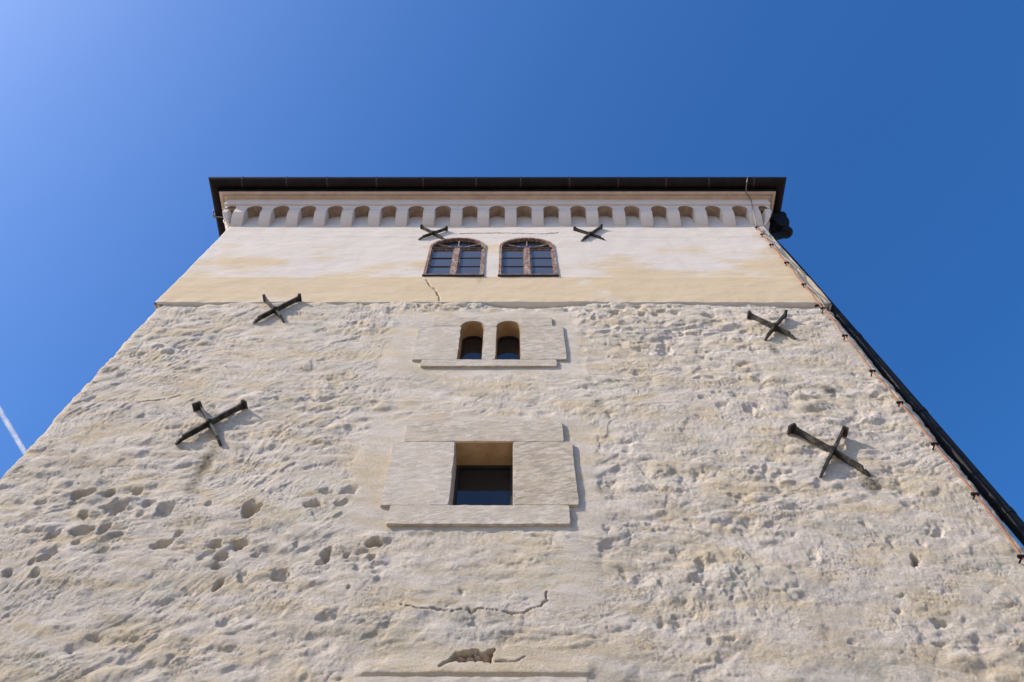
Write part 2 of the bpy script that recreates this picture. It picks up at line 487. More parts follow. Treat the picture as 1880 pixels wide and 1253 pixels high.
# flat patches of plaster: pixel rectangle (u0, v0, u1, v1) and how far they calm the relief
CALM = [(745,690,1050,768,.5),(740,575,1050,685,.85),(690,765,1075,970,.8),(735,985,995,1095,.45),(1050,600,1090,960,.35),(660,1200,1110,1253,.7),(1040,1000,1075,1095,.7)]
Z_JOIN = wz(556)
def rough_h(s, z):
    ang_x = s + 0.10 * fbm(s * 1.7, z * 1.7, 3, 1); ang_z = z + 0.08 * fbm(s * 1.7, z * 1.7, 3, 4)
    # slow swell
    h = 0.035 * fbm(s * 0.55, z * 0.8, 3, 20)
    act = sstep(-0.35, 0.35, fbm(s * 0.45, z * 0.6, 2, 140))          # livelier and calmer areas
    # buried stones, rounded and half drowned in render
    d1, d2, val = worley(ang_x / 0.36, ang_z / 0.21, 3)
    h += (0.010 + 0.017 * act) * (sstep(0.05, 0.75, d2 - d1) - 0.4) * (0.35 + 0.8 * val)
    d1, d2, val = worley(ang_x / 0.17 + 3.3, ang_z / 0.11, 6)
    h += 0.007 * (0.4 + 0.8 * act) * sstep(0.05, 0.7, d2 - d1) * sstep(0.3, 0.9, val)
    # trowel strokes, mostly rising to the right
    a = 0.20 + 0.6 * fbm(s * 0.35, z * 0.35, 2, 50) - 0.05 * s
    ca, sa = np.cos(a), np.sin(a)
    xs = s * ca + z * sa; zs = -s * sa + z * ca
    h += 0.010 * (0.5 + 0.7 * act) * fbm(xs * 2.5, zs * 3.4, 4, 30, 0.5)
    rid = 1 - np.abs(fbm(xs * 2.4 + 5, zs * 3.8, 4, 36, 0.5)) * 3.2
    h += 0.006 * np.clip(rid, 0, 1) ** 2 * sstep(0.0, 0.3, fbm(s * 1.1, z * 1.4, 2, 63))
    bl = np.abs(fbm(s * 1.9 + 0.25 * z + 0.25 * fbm(s * 3, z * 3, 2, 170), z * 3.0 + 0.25 * fbm(s * 3 + 9, z * 3, 2, 173), 4, 176, 0.55))
    lm = 0.45 + 0.55 * sstep(-2.2, -0.8, s)
    h += 0.036 * lm * (0.30 + 0.75 * act) * (np.minimum(bl, 0.35) - 0.12)
    hol = fbm(s * 2.6 - 0.3 * z, z * 3.8, 4, 180, 0.6)
    h -= 0.020 * lm * sstep(0.16, 0.42, hol) * (0.25 + 0.9 * act)
    # small lips where a coat of render ends
    q = fbm(xs * 1.5 + 9, zs * 3.2, 4, 81)
    h += 0.010 * sstep(-0.025, 0.025, q) * sstep(0.10, 0.35, fbm(s * 1.5 + 7, z * 1.9, 2, 86))
    # random small pits
    wxn = fbm(s * 3, z * 3, 3, 91); wzn = fbm(s * 3, z * 3, 3, 95)
    d1, d2, val = worley(s / 0.26 + 1.1 + 0.35 * wxn, z / 0.17 + 0.35 * wzn - 0.25 * s / 0.26, 12)
    h -= 0.014 * (0.3 + act) * (1 - sstep(0.0, 0.5, d1)) * sstep(0.70, 0.95, val)
    # grain
    g1 = fbm(xs * 7.5, zs * 9, 4, 55, 0.72)
    h += 0.0085 * g1
    g2 = np.abs(fbm(s * 13 + 2.0 * g1, z * 17, 3, 155, 0.65))
    h -= 0.007 * (1 - sstep(0.0, 0.12, g2)) * sstep(-0.05, 0.25, fbm(s * 2.3, z * 2.9, 3, 160))
    h += 0.0062 * fbm(s * 17, z * 19, 3, 59, 0.75)
    # the gouged pits
    calm = np.zeros_like(h)
    for (u0, v0, u1, v1, k) in CALM:
        x0, z1 = wp(u0, v0).x, wp(u0, v0).z
        x0 = min(wx(u0, v0), wx(u0, v1)); x1 = max(wx(u1, v0), wx(u1, v1)); z0 = wz(v1)
        e = np.maximum(np.maximum(x0 - s, s - x1), np.maximum(z0 - z, z - z1))
        calm = np.maximum(calm, k * (1 - sstep(-0.02, 0.16, e)))
    h = h * (1 - calm)
    for (u, v, hu, hv, dep, tilt) in PITS:
        soft = 0.0 if (u < 720 and 890 < v < 1090) or (v < 590 and 1060 < u < 1330) else 1.0
        if soft and dep < .1: dep = dep * .55; hu *= 1.25; hv *= 1.2
        elif dep < .07: dep *= .85; hu *= .9; hv *= .9
        else: hu *= .9; hv *= .92
        p = wp(u, v); px = abs(wx(u + hu, v) - p.x); pz = abs(wz(v - hv) - wz(v + hv)) * 0.5
        m = (np.abs(s - p.x) < 2.6 * px + .1) & (np.abs(z - p.z) < 2.6 * max(px, pz) + .1)
        if not m.any(): continue
        ss, zz = s[m] - p.x, z[m] - p.z
        k_ = 1.05 + 0.4 * soft; ss = ss + k_ * px * fbm(s[m] * 6, z[m] * 6, 4, 97, .65); zz = zz + k_ * pz * fbm(s[m] * 6, z[m] * 6, 4, 99, .65)
        sh = zz - tilt * ss * min(1.0, pz / px) * 0.9
        rr = np.hypot(ss / px, sh / pz)
        bb = np.clip(sh / pz, -1.3, 1.3)
        h[m] -= dep * 1.15 * (1 - sstep(0.35 - 0.3 * soft, 1.0 + 0.15 * soft + 0.35 * np.clip(bb + 0.2, 0, 1), rr)) * (0.72 - 0.36 * bb)
    # plaster ridge over the lowest lintel and the broken hole in it
    xa, xb = wx(655, 1243), wx(1090, 1243); za, zb = wz(1241), wz(1214)
    m = sstep(xa - .05, xa + .05, s) * (1 - sstep(xb - .05, xb + .05, s)) * sstep(za - .012, za + .012, z) * (1 - sstep(zb - .10, zb + .06, z))
    h += 0.024 * m
    pl = [(818,1218),(836,1199),(850,1198),(878,1194),(884,1203),(893,1197),(912,1191),(904,1205),(905,1219),(880,1216),(850,1219),(833,1216)]
    q = [(wp(*p).x, wp(*p).z) for p in pl]
    m = (s > q[0][0] - .2) & (s < q[6][0] + .2) & (z > q[0][1] - .2) & (z < q[6][1] + .2)
    if m.any():
        xx = s[m] + .02 * fbm(s[m] * 14, z[m] * 14, 3, 111); zz = z[m] + .02 * fbm(s[m] * 14, z[m] * 14, 3, 114)
        ins = np.zeros(xx.shape, bool)
        for (ax, az), (bx_, bz) in zip(q, q[1:] + q[:1]):
            cnd = ((az > zz) != (bz > zz)) & (xx < (bx_ - ax) * (zz - az) / (bz - az + 1e-12) + ax)
            ins ^= cnd
        d = seg_dist(xx, zz, q + q[:1])
        h[m] -= np.where(ins, np.minimum(d / .015, 1) * .20, 0)
    h = add_cracks(h, s, z, CRACKS)
    # the join under the smooth plaster: the render falls back
    nb = np.clip(0.1 + 2.2 * fbm(s * 0.55, s * 0 + 3.3, 3, 120), 0, 1)
    h -= (0.004 + 0.06 * nb) * sstep(Z_JOIN - 0.13 - 0.12 * nb, Z_JOIN - 0.02, z)
    return h

def smooth_h(s, z):
    h = 0.016 * fbm(s * 0.5, z * 0.6, 3, 200) + 0.006 * fbm(s * 2.5, z * 5.0, 4, 205) + 0.0016 * fbm(s * 14, z * 18, 3, 209)
    # a faint step where the cream coat begins
    zl = wz(509) + 0.03 * fbm(s * 2.5, s * 0 + 1.7, 4, 213)
    h += 0.006 * (1 - sstep(-0.012, 0.012, z - zl))
    zl = wz(436) + 0.02 * fbm(s * 2.0, s * 0 + 4.7, 3, 215)
    h += 0.004 * sstep(-0.012, 0.012, z - zl)
    h += 0.018 * fbm(s * 2.6, z * 1.2, 3, 222) * (1 - sstep(0.0, 0.22, z - Z_JOIN))
    return add_cracks(h, s, z, SCRACKS)

# ---------------------------------------------------------------- the wall rings
CX0, HW_B, HW_T = -0.056 * D, 1.0055 * D, 0.990 * D
DEPTH = 9.9
def ring_path(hw, r, step):
    """Points (x, y, nx, ny, s) round the tower, dense on the front; s equals x on the front."""
    out = []
    xl, xr = CX0 - hw, CX0 + hw
    for y in (DEPTH, 7.0, 5.0, 3.5): out.append((xl, y, -1, 0, xl - y))
    for y in np.arange(2.5, r + 0.02, -0.06): out.append((xl, y, -1, 0, xl - y))
    nseg = max(4, int(r * 1.57 / (step * 1.2)))
    for k in range(nseg + 1):
        a = math.pi + (math.pi / 2) * k / nseg
        out.append((xl + r + r * math.cos(a), r + r * math.sin(a), math.cos(a), math.sin(a), xl - r + 2 * r * k / nseg))
    for x in np.linspace(xl + r, xr - r, int((2 * hw - 2 * r) / step))[1:-1]: out.append((x, 0, 0, -1, x))
    for k in range(nseg + 1):
        a = 1.5 * math.pi + (math.pi / 2) * k / nseg
        out.append((xr - r + r * math.cos(a), r + r * math.sin(a), math.cos(a), math.sin(a), xr - r + 2 * r * k / nseg))
    for y in np.arange(r + 0.06, 2.5, 0.06): out.append((xr, y, 1, 0, xr + y))
    for y in (2.5, 3.5, 5.0, 7.0, DEPTH): out.append((xr, y, 1, 0, xr + y))
    return np.array(out)

def wall_ring(name, path, zs, hfun, mat, parent, holes, taper, attrs, inset_top=0.0, inset_bot=0.0):
    n, m = len(path), len(zs)
    S = np.repeat(path[None, :, 4], m, 0); Z = np.repeat(zs[:, None], n, 1)
    H = hfun(S.ravel(), Z.ravel()).reshape(m, n)
    fade = np.clip((path[:, 1] < 3.0), 0, 1)[None, :]
    H = H * fade
    if inset_top: H[-1] -= inset_top
    if inset_bot: H[0] -= inset_bot
    k = taper(Z) / path[:, 0].max() if False else None
    X = path[None, :, 0] + path[None, :, 2] * H
    Y = path[None, :, 1] + path[None, :, 3] * H
    hw = (path[:, 0].max() - path[:, 0].min()) / 2
    X = CX0 + (X - CX0) * (taper(Z) / hw)
    co = np.stack([X, Y, Z], -1).reshape(-1, 3)
    idx = np.arange(m * n).reshape(m, n)
    nx = np.roll(idx, -1, 1)
    q = np.stack([idx[:-1], nx[:-1], nx[1:], idx[1:]], -1).reshape(-1, 4)
    cen = co[q].mean(1)
    keep = np.ones(len(q), bool)
    front = np.abs(cen[:, 1]) < 0.4
    for f in holes:
        keep &= ~(front & f(cen[:, 0], cen[:, 2]))
    q = q[keep]
    me = bpy.data.meshes.new(name)
    me.vertices.add(len(co)); me.vertices.foreach_set('co', co.ravel().astype(np.float32))
    me.loops.add(q.size); me.loops.foreach_set('vertex_index', q.ravel().astype(np.int32))
    me.polygons.add(len(q))
    me.polygons.foreach_set('loop_start', np.arange(0, q.size, 4, dtype=np.int32))
    me.polygons.foreach_set('use_smooth', np.ones(len(q), bool))
    me.update(calc_edges=True)
    for an, fn in attrs.items():
        a = me.attributes.new(an, 'FLOAT', 'POINT')
        a.data.foreach_set('value', fn(S.ravel(), Z.ravel()).astype(np.float32))
    return link(name, me, mat, parent)

def rect_hole(x0, x1, z0, z1):
    return lambda x, z: (x > x0) & (x < x1) & (z > z0) & (z < z1)

def stain_f(s, z):
    o = np.zeros_like(s)
    for (u, v, hu, hv, k) in STAINS:
        p = wp(u, v); px = abs(wx(u + hu, v) - p.x); pz = abs(wz(v - hv) - wz(v + hv)) * 0.5
        xx = (s - p.x) / px + 0.5 * fbm(s * 5, z * 5, 3, 301); zz = (z - p.z) / pz + 0.5 * fbm(s * 5, z * 5, 3, 305)
        o = np.maximum(o, k * (1 - sstep(0.3, 1.4, np.hypot(xx, zz))))
    return o
def ochre_f(s, z):
    a = sstep(0.03, 0.30, fbm(s * 0.9 + 0.2 * z, z * 3.0, 4, 310))
    b = sstep(0.12, 0.36, fbm(s * 1.6, z * 4.2, 4, 315)) * 0.8
    x0, x1 = wx(655, 1230), wx(1090, 1230)
    c = 0.85 * sstep(x0, x0 + .2, s) * (1 - sstep(x1 - .2, x1, s)) * (1 - sstep(wz(1238), wz(1200), z))
    return np.maximum(np.maximum(a * 0.6, b * 0.85), c)
def grey_f(s, z):
    return sstep(0.08, 0.34, fbm(s * 1.3 + 4, z * 2.4, 4, 320)) * 0.6
def cream_f(s, z):
    zl = wz(509)
    band = 1 - sstep(-0.05, 0.06, z - zl)
    rel = np.clip((z - zl) / (wz(417) - zl), 0, 1)
    up = 1.25 * fbm(s * 0.7, z * 1.5, 5, 330) + 0.45 - 0.50 * rel
    up += 0.45 * sstep(2.6, 4.6, s) * (1 - rel * .6) + 0.30 * (1 - sstep(-5.2, -4.0, s)) * (1 - rel * .7)
    up -= 0.6 * sstep(0.55, 0.75, rel) * (1 - sstep(4.2, 4.6, s))
    return sstep(Z_JOIN - .0005, Z_JOIN + .03, z) * np.clip(np.maximum(band * (0.95 + 0.9 * fbm(s * 1.1, z * 1.6, 4, 337)), up), -0.3, 1.3)

# window openings
P_ST = 0.036          # how far the stone surrounds stand proud of the render
def win_dims():
    d = {}
    d['sq'] = dict(ox0=wx(828, 870, 0.03) , ox1=wx(943, 870, 0.03), oz0=wz(927, 0.03), oz1=wz(811, 0.03))
    return d

# ---------------------------------------------------------------- setting
bm = bmesh.new()
s_ = 6000.0
bmesh.ops.create_grid(bm, x_segments=8, y_segments=8, size=s_)
g = from_bm('ground', bm, M['ground'])
g['kind'] = 'structure'; g['label'] = 'pale paving at the foot of the tower'

tower = empty('stone_tower', (CX0, DEPTH / 2, 0))
tag(tower, 'square old tower of rough pale render, its top storey smoothly plastered under dark eaves', 'tower')
class Par: pass
def adopt(o):
    """Parent to the tower keeping world coordinates (the tower's base is only a translation)."""
    o.parent = tower
    o.location = Vector(o.location) - tower.location
    return o

ZT = hz(2.945)
SQ = dict(x0=wx(829, 870, P_ST), x1=wx(943, 870, P_ST), z0=wz(927, P_ST), z1=wz(811, P_ST))
SQ_DZ = wz(1243, P_ST) - wz(774, P_ST)         # the same window one storey lower
TW_P = 0.03
TWL = (wx(843, 625, TW_P), wx(887.5, 625, TW_P)); TWR = (wx(910.5, 625, TW_P), wx(956, 625, TW_P))
TWZ0, TWZ1 = wz(660, TW_P), wz(589, TW_P)
AW = [dict(x0=-0.284 * D, x1=-0.0905 * D), dict(x0=-0.0435 * D, x1=0.1475 * D)]
AZ0, AZS, AZT = wz(508), wz(455), wz(438.5)

rough_zs = np.concatenate([np.arange(0, 5.1, 0.10), 5.1 + np.cumsum(np.linspace(0.0115, 0.0185, 470))])
rough_zs = rough_zs[rough_zs < Z_JOIN - 0.004]
rough_zs = np.concatenate([rough_zs, [Z_JOIN, Z_JOIN + 0.001]])
g_ = 0.06
rholes = [rect_hole(SQ['x0'] - g_, SQ['x1'] + g_, SQ['z0'] - g_, SQ['z1'] + g_),
          rect_hole(SQ['x0'] - g_, SQ['x1'] + g_, SQ['z0'] - g_ + SQ_DZ, SQ['z1'] + g_ + SQ_DZ),
          rect_hole(TWL[0] - 0.03, TWR[1] + 0.03, TWZ0 - 0.03, TWZ1 + 0.03)]
adopt(wall_ring('rough_wall', ring_path(HW_B - 0.02, 0.16, 0.0105), rough_zs, rough_h, M['rubble'], None, rholes,
                lambda Z: HW_B - 0.03 + 0 * Z, dict(ochre=ochre_f, grey=grey_f, stain=stain_f), inset_top=0.4))

sz = np.concatenate([[Z_JOIN - 0.001], np.arange(Z_JOIN, hz(2.80), 0.018), np.arange(hz(2.80), ZT, 0.06), [ZT]])
def arch_top(x, x0, x1):
    c = (x0 + x1) / 2; a = (x1 - x0) / 2
    return AZS + (AZT - AZS) * np.sqrt(np.clip(1 - ((x - c) / a) ** 2, 0, 1))
def aw_hole(w_):
    x0, x1 = w_['x0'] + .025, w_['x1'] - .025
    return lambda x, z: (x > x0) & (x < x1) & (z > AZ0 + .025) & (z < arch_top(x, w_['x0'], w_['x1']) - .03)
def taper_s(Z):
    return HW_B + (HW_T - HW_B) * np.clip((Z - Z_JOIN) / (hz(2.758) - Z_JOIN), 0, 1)
adopt(wall_ring('plastered_wall', ring_path(HW_B, 0.03, 0.0125), sz, smooth_h, M['plaster'], None, [aw_hole(a) for a in AW],
                taper_s, dict(cream=cream_f, stain=stain_f), inset_bot=0.25))

# broken brick and mortar showing in the hole above the lowest lintel
for (u, v, a, b_) in ((846, 1216, .045, .02), (863, 1218, .04, .022), (880, 1215, .035, .028), (893, 1214, .04, .03), (900, 1206, .025, .03), (836, 1218, .03, .016), (874, 1210, .02, .02)):
    p = wp(u, v, -0.085)
    bm = bmesh.new()
    bmesh.ops.create_icosphere(bm, subdivisions=2, radius=1.0)
    for vv in bm.verts:
        k = 1 + random.uniform(-.16, .16)
        vv.co = Vector((vv.co.x * a * k, vv.co.y * .06 * k, vv.co.z * b_ * k)) + p
    adopt(from_bm('brick', bm, M['brick']))

# ---------------------------------------------------------------- stone window surrounds
def rough_outline(pts, step=0.045, amp=0.0045):
    out = []
    n = len(pts)
    for i in range(n):
        a, b = Vector(pts[i]), Vector(pts[(i + 1) % n])
        k = max(1, int((b - a).length / step))
        nrm = Vector((-(b - a).y, (b - a).x)).normalized()
        for j in range(k):
            p = a.lerp(b, j / k)
            if j: p = p + nrm * random.uniform(-amp, amp)
            out.append((p.x, p.y))
    return out

def stone(name, pts, parent, p=P_ST, back=0.30, bev=0.006):
    o = from_bm(name, prism_bm(rough_outline(pts), -p, back, bev), M['stone'])
    o.parent = parent
    o.location = -Vector(parent.parent.location) - Vector(parent.location)
    return o

def rect(x0, x1, z0, z1): return [(x0, z0), (x1, z0), (x1, z1), (x0, z1)]

def sub(o, parent):
    o.parent = parent
    o.location = Vector(o.location) - Vector(parent.parent.location) - Vector(parent.location)
    return o

def square_window(dz):
    x0, x1, z0, z1 = SQ['x0'], SQ['x1'], SQ['z0'] + dz, SQ['z1'] + dz
    yr = 0.275
    # the sash frame is the window itself, seated deep in the opening
    bm = bmesh.new()
    f = 0.035
    bx(bm, x0 - .02, x1 + .02, yr, yr + .06, z1 - f, z1 + .02); bx(bm, x0 - .02, x1 + .02, yr, yr + .06, z0 - .02, z0 + f)
    bx(bm, x0 - .02, x0 + f, yr + .001, yr + .059, z0 + f, z1 - f); bx(bm, x1 - f, x1 + .02, yr + .001, yr + .059, z0 + f, z1 - f)
    wn = adopt(from_bm('square_window', bm, M['sash']))
    g = .009
    L = lambda u, v: wx(u, v, P_ST)
    zl0, zl1 = z1 + g, wz(774, P_ST) + dz
    zs0, zs1 = wz(962, P_ST) + dz, z0 - g
    stone('lintel_stone', rect(L(746, 790), L(1033, 790), zl0, zl1), wn)
    stone('jamb_stone', rect(L(711, 868), x0, z0, z1), wn, P_ST - .002)
    stone('jamb_stone', rect(x1, L(1056, 868), z0, z1), wn, P_ST + .001)
    stone('sill_stone', rect(L(713, 945), L(1046, 945), zs0, zs1), wn, P_ST + .002)
    c = .008
    e = P_ST - .004
    sub(from_bm('reveal_soffit', box_bm(x0 - .01, x1 + .01, -e, yr + .10, z1 - c, z1 + .001), M['reveal']), wn)  # brown lining also covers the stone's own soffit, painting in its shade
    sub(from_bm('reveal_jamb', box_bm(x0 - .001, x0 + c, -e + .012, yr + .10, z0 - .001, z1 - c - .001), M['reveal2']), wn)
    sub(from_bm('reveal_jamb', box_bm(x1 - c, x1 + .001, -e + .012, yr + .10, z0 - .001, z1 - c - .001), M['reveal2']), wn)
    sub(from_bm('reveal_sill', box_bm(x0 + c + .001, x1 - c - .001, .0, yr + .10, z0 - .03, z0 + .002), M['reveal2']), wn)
    sub(from_bm('light_stop', box_bm(x0 - .05, x1 + .05, yr + .101, yr + .13, z0 - .05, z1 + .05), M['sash']), wn)  # unseen board behind the pane, only blocks light
    sub(from_bm('pane', box_bm(x0 + f - .005, x1 - f + .005, yr + .025, yr + .031, z0 + f - .005, z1 - f + .005), M['pane']), wn)
    return wn
square_window(0)
square_window(SQ_DZ)

def arch_pts(x0, x1, z_apex, n=14, rise=None):
    c, a = (x0 + x1) / 2, (x1 - x0) / 2
    r = rise or a
    return [(c - a * math.cos(math.pi * k / n), z_apex - r + r * math.sin(math.pi * k / n)) for k in range(n + 1)]

def ring_prism(bm, outer, inner, y0, y1):
    a = [[bm.verts.new((x, y, z)) for x, z in outer] for y in (y0, y1)]
    b = [[bm.verts.new((x, y, z)) for x, z in inner] for y in (y0, y1)]
    n = len(outer)
    for i in range(n):
        j = (i + 1) % n
        bm.faces.new((a[0][i], a[0][j], b[0][j], b[0][i])); bm.faces.new((a[1][i], b[1][i], b[1][j], a[1][j]))
        bm.faces.new((a[0][i], a[1][i], a[1][j], a[0][j])); bm.faces.new((b[0][i], b[0][j], b[1][j], b[1][i]))

def twin_window():
    yr = 0.21
    bm = bmesh.new()
    f = .022
    for (x0, x1) in (TWL, TWR):
        ap = arch_pts(x0 - .004, x1 + .004, TWZ1 + .004)
        ip = arch_pts(x0 + f, x1 - f, TWZ1 - f)
        outer = [(x0 - .004, TWZ0 - .004)] + ap + [(x1 + .004, TWZ0 - .004)]
        inner = [(x0 + f, TWZ0 + f)] + ip + [(x1 - f, TWZ0 + f)]
        a = [[bm.verts.new((x, y, z)) for x, z in outer] for y in (yr, yr + .05)]
        b = [[bm.verts.new((x, y, z)) for x, z in inner] for y in (yr, yr + .05)]
        n = len(outer)
        for i in range(n):
            j = (i + 1) % n
            bm.faces.new((a[0][i], a[0][j], b[0][j], b[0][i])); bm.faces.new((a[1][i], b[1][i], b[1][j], a[1][j]))
            bm.faces.new((a[0][i], a[1][i], a[1][j], a[0][j])); bm.faces.new((b[0][i], b[0][j], b[1][j], b[1][i]))
    wn = adopt(from_bm('twin_arched_window', bm, M['sash']))
    p = TW_P
    L = lambda u, v: wx(u, v, p)
    zs = TWZ1 - (TWL[1] - TWL[0]) / 2            # springing of the little arches
    zj = wz(598.5, p); ztop = wz(583, p); zsill = wz(672, p)
    g = .008
    al, ar = arch_pts(*TWL, TWZ1), arch_pts(*TWR, TWZ1)
    # lintel stone with both arch heads cut into it
    xl, xr = L(797, 591), L(1014, 591)
    xjl, xjr = L(763, 630), L(1037, 630)
    zspr = zs
    head = [(xl, zspr)] + al + ar + [(xr, zspr), (xr, ztop), (xl, ztop)]
    o = from_bm('head_stone', prism_bm(head, -p, .30, .005), M['stone']); sub(o, wn)
    stone('jamb_stone', [(xjl, TWZ0), (TWL[0], TWZ0), (TWL[0], zspr - g), (xl - g, zspr - g), (xl - g, zj), (xjl, zj)], wn, p - .001)
    stone('jamb_stone', [(TWR[1], TWZ0), (xjr, TWZ0), (xjr, zj), (xr + g, zj), (xr + g, zspr - g), (TWR[1], zspr - g)], wn, p + .001)
    stone('mullion_stone', rect(TWL[1], TWR[0], TWZ0, zspr - g), wn, p - .001)
    stone('sill_stone', rect(L(773, 666), L(1022, 666), zsill, TWZ0 - g), wn, p + .001)
    for (x0, x1) in (TWL, TWR):
        ap = arch_pts(x0 + .003, x1 - .003, TWZ1 - .003)
        inner = [(x0 + .003, TWZ0 + .003)] + ap + [(x1 - .003, TWZ0 + .003)]
        outer = [(x0 - .012, TWZ0 - .012)] + arch_pts(x0 - .012, x1 + .012, TWZ1 + .012) + [(x1 + .012, TWZ0 - .012)]
        iq = [(x0 + .009, TWZ0 + .009)] + arch_pts(x0 + .009, x1 - .009, TWZ1 - .009) + [(x1 - .009, TWZ0 + .009)]
        bm = bmesh.new()
        ring_prism(bm, inner, iq, -.012, yr - .002)
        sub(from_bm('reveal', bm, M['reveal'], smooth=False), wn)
        ip = [(x0 + .01, TWZ0 + .01)] + arch_pts(x0 + .01, x1 - .01, TWZ1 - .01) + [(x1 - .01, TWZ0 + .01)]
        sub(from_bm('pane', prism_bm(ip, yr + .02, yr + .026), M['pane']), wn)
    return wn
twin_window()

# ---------------------------------------------------------------- timber windows of the top storey
def timber_window(w_, sag):
    x0, x1 = w_['x0'], w_['x1']
    c = (x0 + x1) / 2
    fw = 0.042
    rise = AZT - AZS
    zb = AZ0 + .01
    outer = [(x0, zb)] + arch_pts(x0, x1, AZT, 20, rise) + [(x1, zb)]
    inner = [(x0 + fw, zb + fw)] + arch_pts(x0 + fw, x1 - fw, AZT - fw, 20, rise - .02) + [(x1 - fw, zb + fw)]
    bm = bmesh.new()
    ring_prism(bm, outer, inner, -.022, .13)
    wn = adopt(from_bm('arched_timber_window', bm, M['wood']))
    zt = AZS - .02        # transom
    sub(from_bm('transom', box_bm(x0 + fw, x1 - fw, -.012, .07, zt - .017, zt + .02, .003), M['sash']), wn)
    sub(from_bm('mullion', box_bm(c - .045, c + .045, -.016, .07, zb + fw - .02, zt - .018, .005), M['wood']), wn)
    zlo, zhi = zb + fw + .002, zt - .019
    for sgn, (a, b) in ((-1, (x0 + fw + .002, c - .046)), (1, (c + .046, x1 - fw - .002))):
        e = .024
        bm = bmesh.new()
        ring_prism(bm, rect(a, b, zlo - sag * (sgn > 0), zhi), rect(a + e, b - e, zlo + e + .01, zhi - e), .004, .05)
        sub(from_bm('casement', bm, M['wood']), wn)
        gz0, gz1 = zlo + e + .01, zhi - e
        hgt = (gz1 - gz0) / 3
        for k in range(3):
            tilt = random.uniform(-.004, .004)
            bm = box_bm(a + e - .004, b - e + .004, .026, .030, gz0 + k * hgt + .004, gz0 + (k + 1) * hgt - .004)
            for v in bm.verts: v.co.y += tilt * (1 if v.co.z > gz0 + (k + .5) * hgt else -1) * .8 + random.uniform(-.0006, .0006)
            sub(from_bm('pane', bm, M['pane_old']), wn)
            if k:
                sub(from_bm('glazing_bar', box_bm(a + e, b - e, .012, .04, gz0 + k * hgt - .007, gz0 + k * hgt + .007), M['sash']), wn)
    # fanlight: glass, half-round hub and radiating bars
    fz = zt + .021
    fp = [(x0 + fw - .005, fz - .004)] + [q for q in arch_pts(x0 + fw - .005, x1 - fw + .005, AZT - fw + .005, 20, rise - .02) if q[1] > fz] + [(x1 - fw + .005, fz - .004)]
    sub(from_bm('fanlight_pane', prism_bm(fp, .036, .040), M['pane']), wn)
    hub_r = .10
    bm = bmesh.new()
    ho = [(c - hub_r * math.cos(math.pi * k / 10), fz + hub_r * math.sin(math.pi * k / 10)) for k in range(11)]
    hi = [(c - (hub_r - .022) * math.cos(math.pi * k / 10), fz + (hub_r - .022) * math.sin(math.pi * k / 10)) for k in range(11)]
    ring_prism(bm, ho, hi, .010, .045)
    sub(from_bm('fanlight_hub', bm, M['wood']), wn)
    for ang in (28, 90, 152):
        a = R(ang)
        dx, dz = math.cos(a), math.sin(a)
        aa, bb = (x1 - x0) / 2 - fw, rise - fw + .02
        L = 1 / math.sqrt((dx / aa) ** 2 + (dz / bb) ** 2)
        p0 = Vector((c + dx * hub_r * .98, .026, fz + dz * hub_r * .98)); p1 = Vector((c + dx * L, .026, fz + dz * L))
        t = Vector((-dz, 0, dx)) * .011
        pts = [(p0 - t), (p1 - t), (p1 + t), (p0 + t)]
        sub(from_bm('fanlight_bar', prism_bm([(q.x, q.z) for q in pts], .012, .04), M['wood']), wn)
    # dark board under the frame
    sub(from_bm('sill_board', box_bm(x0 - .01, x1 + .01, -.035, .10, zb - .028, zb - .002, .004), M['sash']), wn)
    # unseen board that blocks the light behind the glass
    sub(from_bm('light_stop', box_bm(x0 + .03, x1 - .03, .132, .15, zb, AZT - .02), M['sash']), wn)
    return wn
timber_window(AW[0], .0)
timber_window(AW[1], .012)

# ---------------------------------------------------------------- corbel table, cornice, gutter, roof
XLT, XRT = CX0 - HW_T, CX0 + HW_T               # corners of the plastered wall at the top
ZC0, ZK, ZSPR, ZF1 = hz(2.758), hz(2.813), hz(2.842), hz(2.874)
def front_p(z):                                 # how far frieze and corbels stand out
    pts = [(ZC0, 0.0), (hz(2.764), .040), (hz(2.790), .128), (ZK, .188), (ZF1, .212)]
    for (za, pa), (zb_, pb) in zip(pts, pts[1:]):
        if z <= zb_: return pa + (pb - pa) * max(0, (z - za) / (zb_ - za))
    return pts[-1][1]
PITCH_C = (XRT - XLT - 0.0445 * D - .02) / 19.0
CW = 0.0445 * D
def corbel_bm(wd):
    zs = [ZC0, hz(2.764), hz(2.777), hz(2.790), hz(2.802), ZK, ZSPR]
    prof = [(-front_p(z), z) for z in zs] + [(.02, ZSPR), (.02, ZC0)]
    bm = bmesh.new()
    a = [bm.verts.new((-wd / 2, y, z)) for y, z in prof]; b = [bm.verts.new((wd / 2, y, z)) for y, z in prof]
    n = len(prof)
    bm.faces.new(a); bm.faces.new(b[::-1])
    for i in range(n): bm.faces.new((a[i], b[i], b[(i + 1) % n], a[(i + 1) % n]))
    bmesh.ops.recalc_face_normals(bm, faces=bm.faces)
    ed = [e for e in bm.edges if abs(e.verts[0].co.x - e.verts[1].co.x) < 1e-6 and max(v.co.y for v in e.verts) < .01]
    bmesh.ops.bevel(bm, geom=ed, offset=.010, segments=2, affect='EDGES')
    return bm
first = adopt(from_bm('corbel', corbel_bm(CW), M['trim']))
xs_c = [XLT + CW / 2 + .01 + i * PITCH_C for i in range(20)]
for i, x in enumerate(xs_c):
    o = first if i == 0 else first.copy()
    if i: C.objects.link(o)
    o.parent = tower
    o.location = Vector((x + random.uniform(-.004, .004), random.uniform(-.004, .004), random.uniform(-.008, .002))) - tower.location
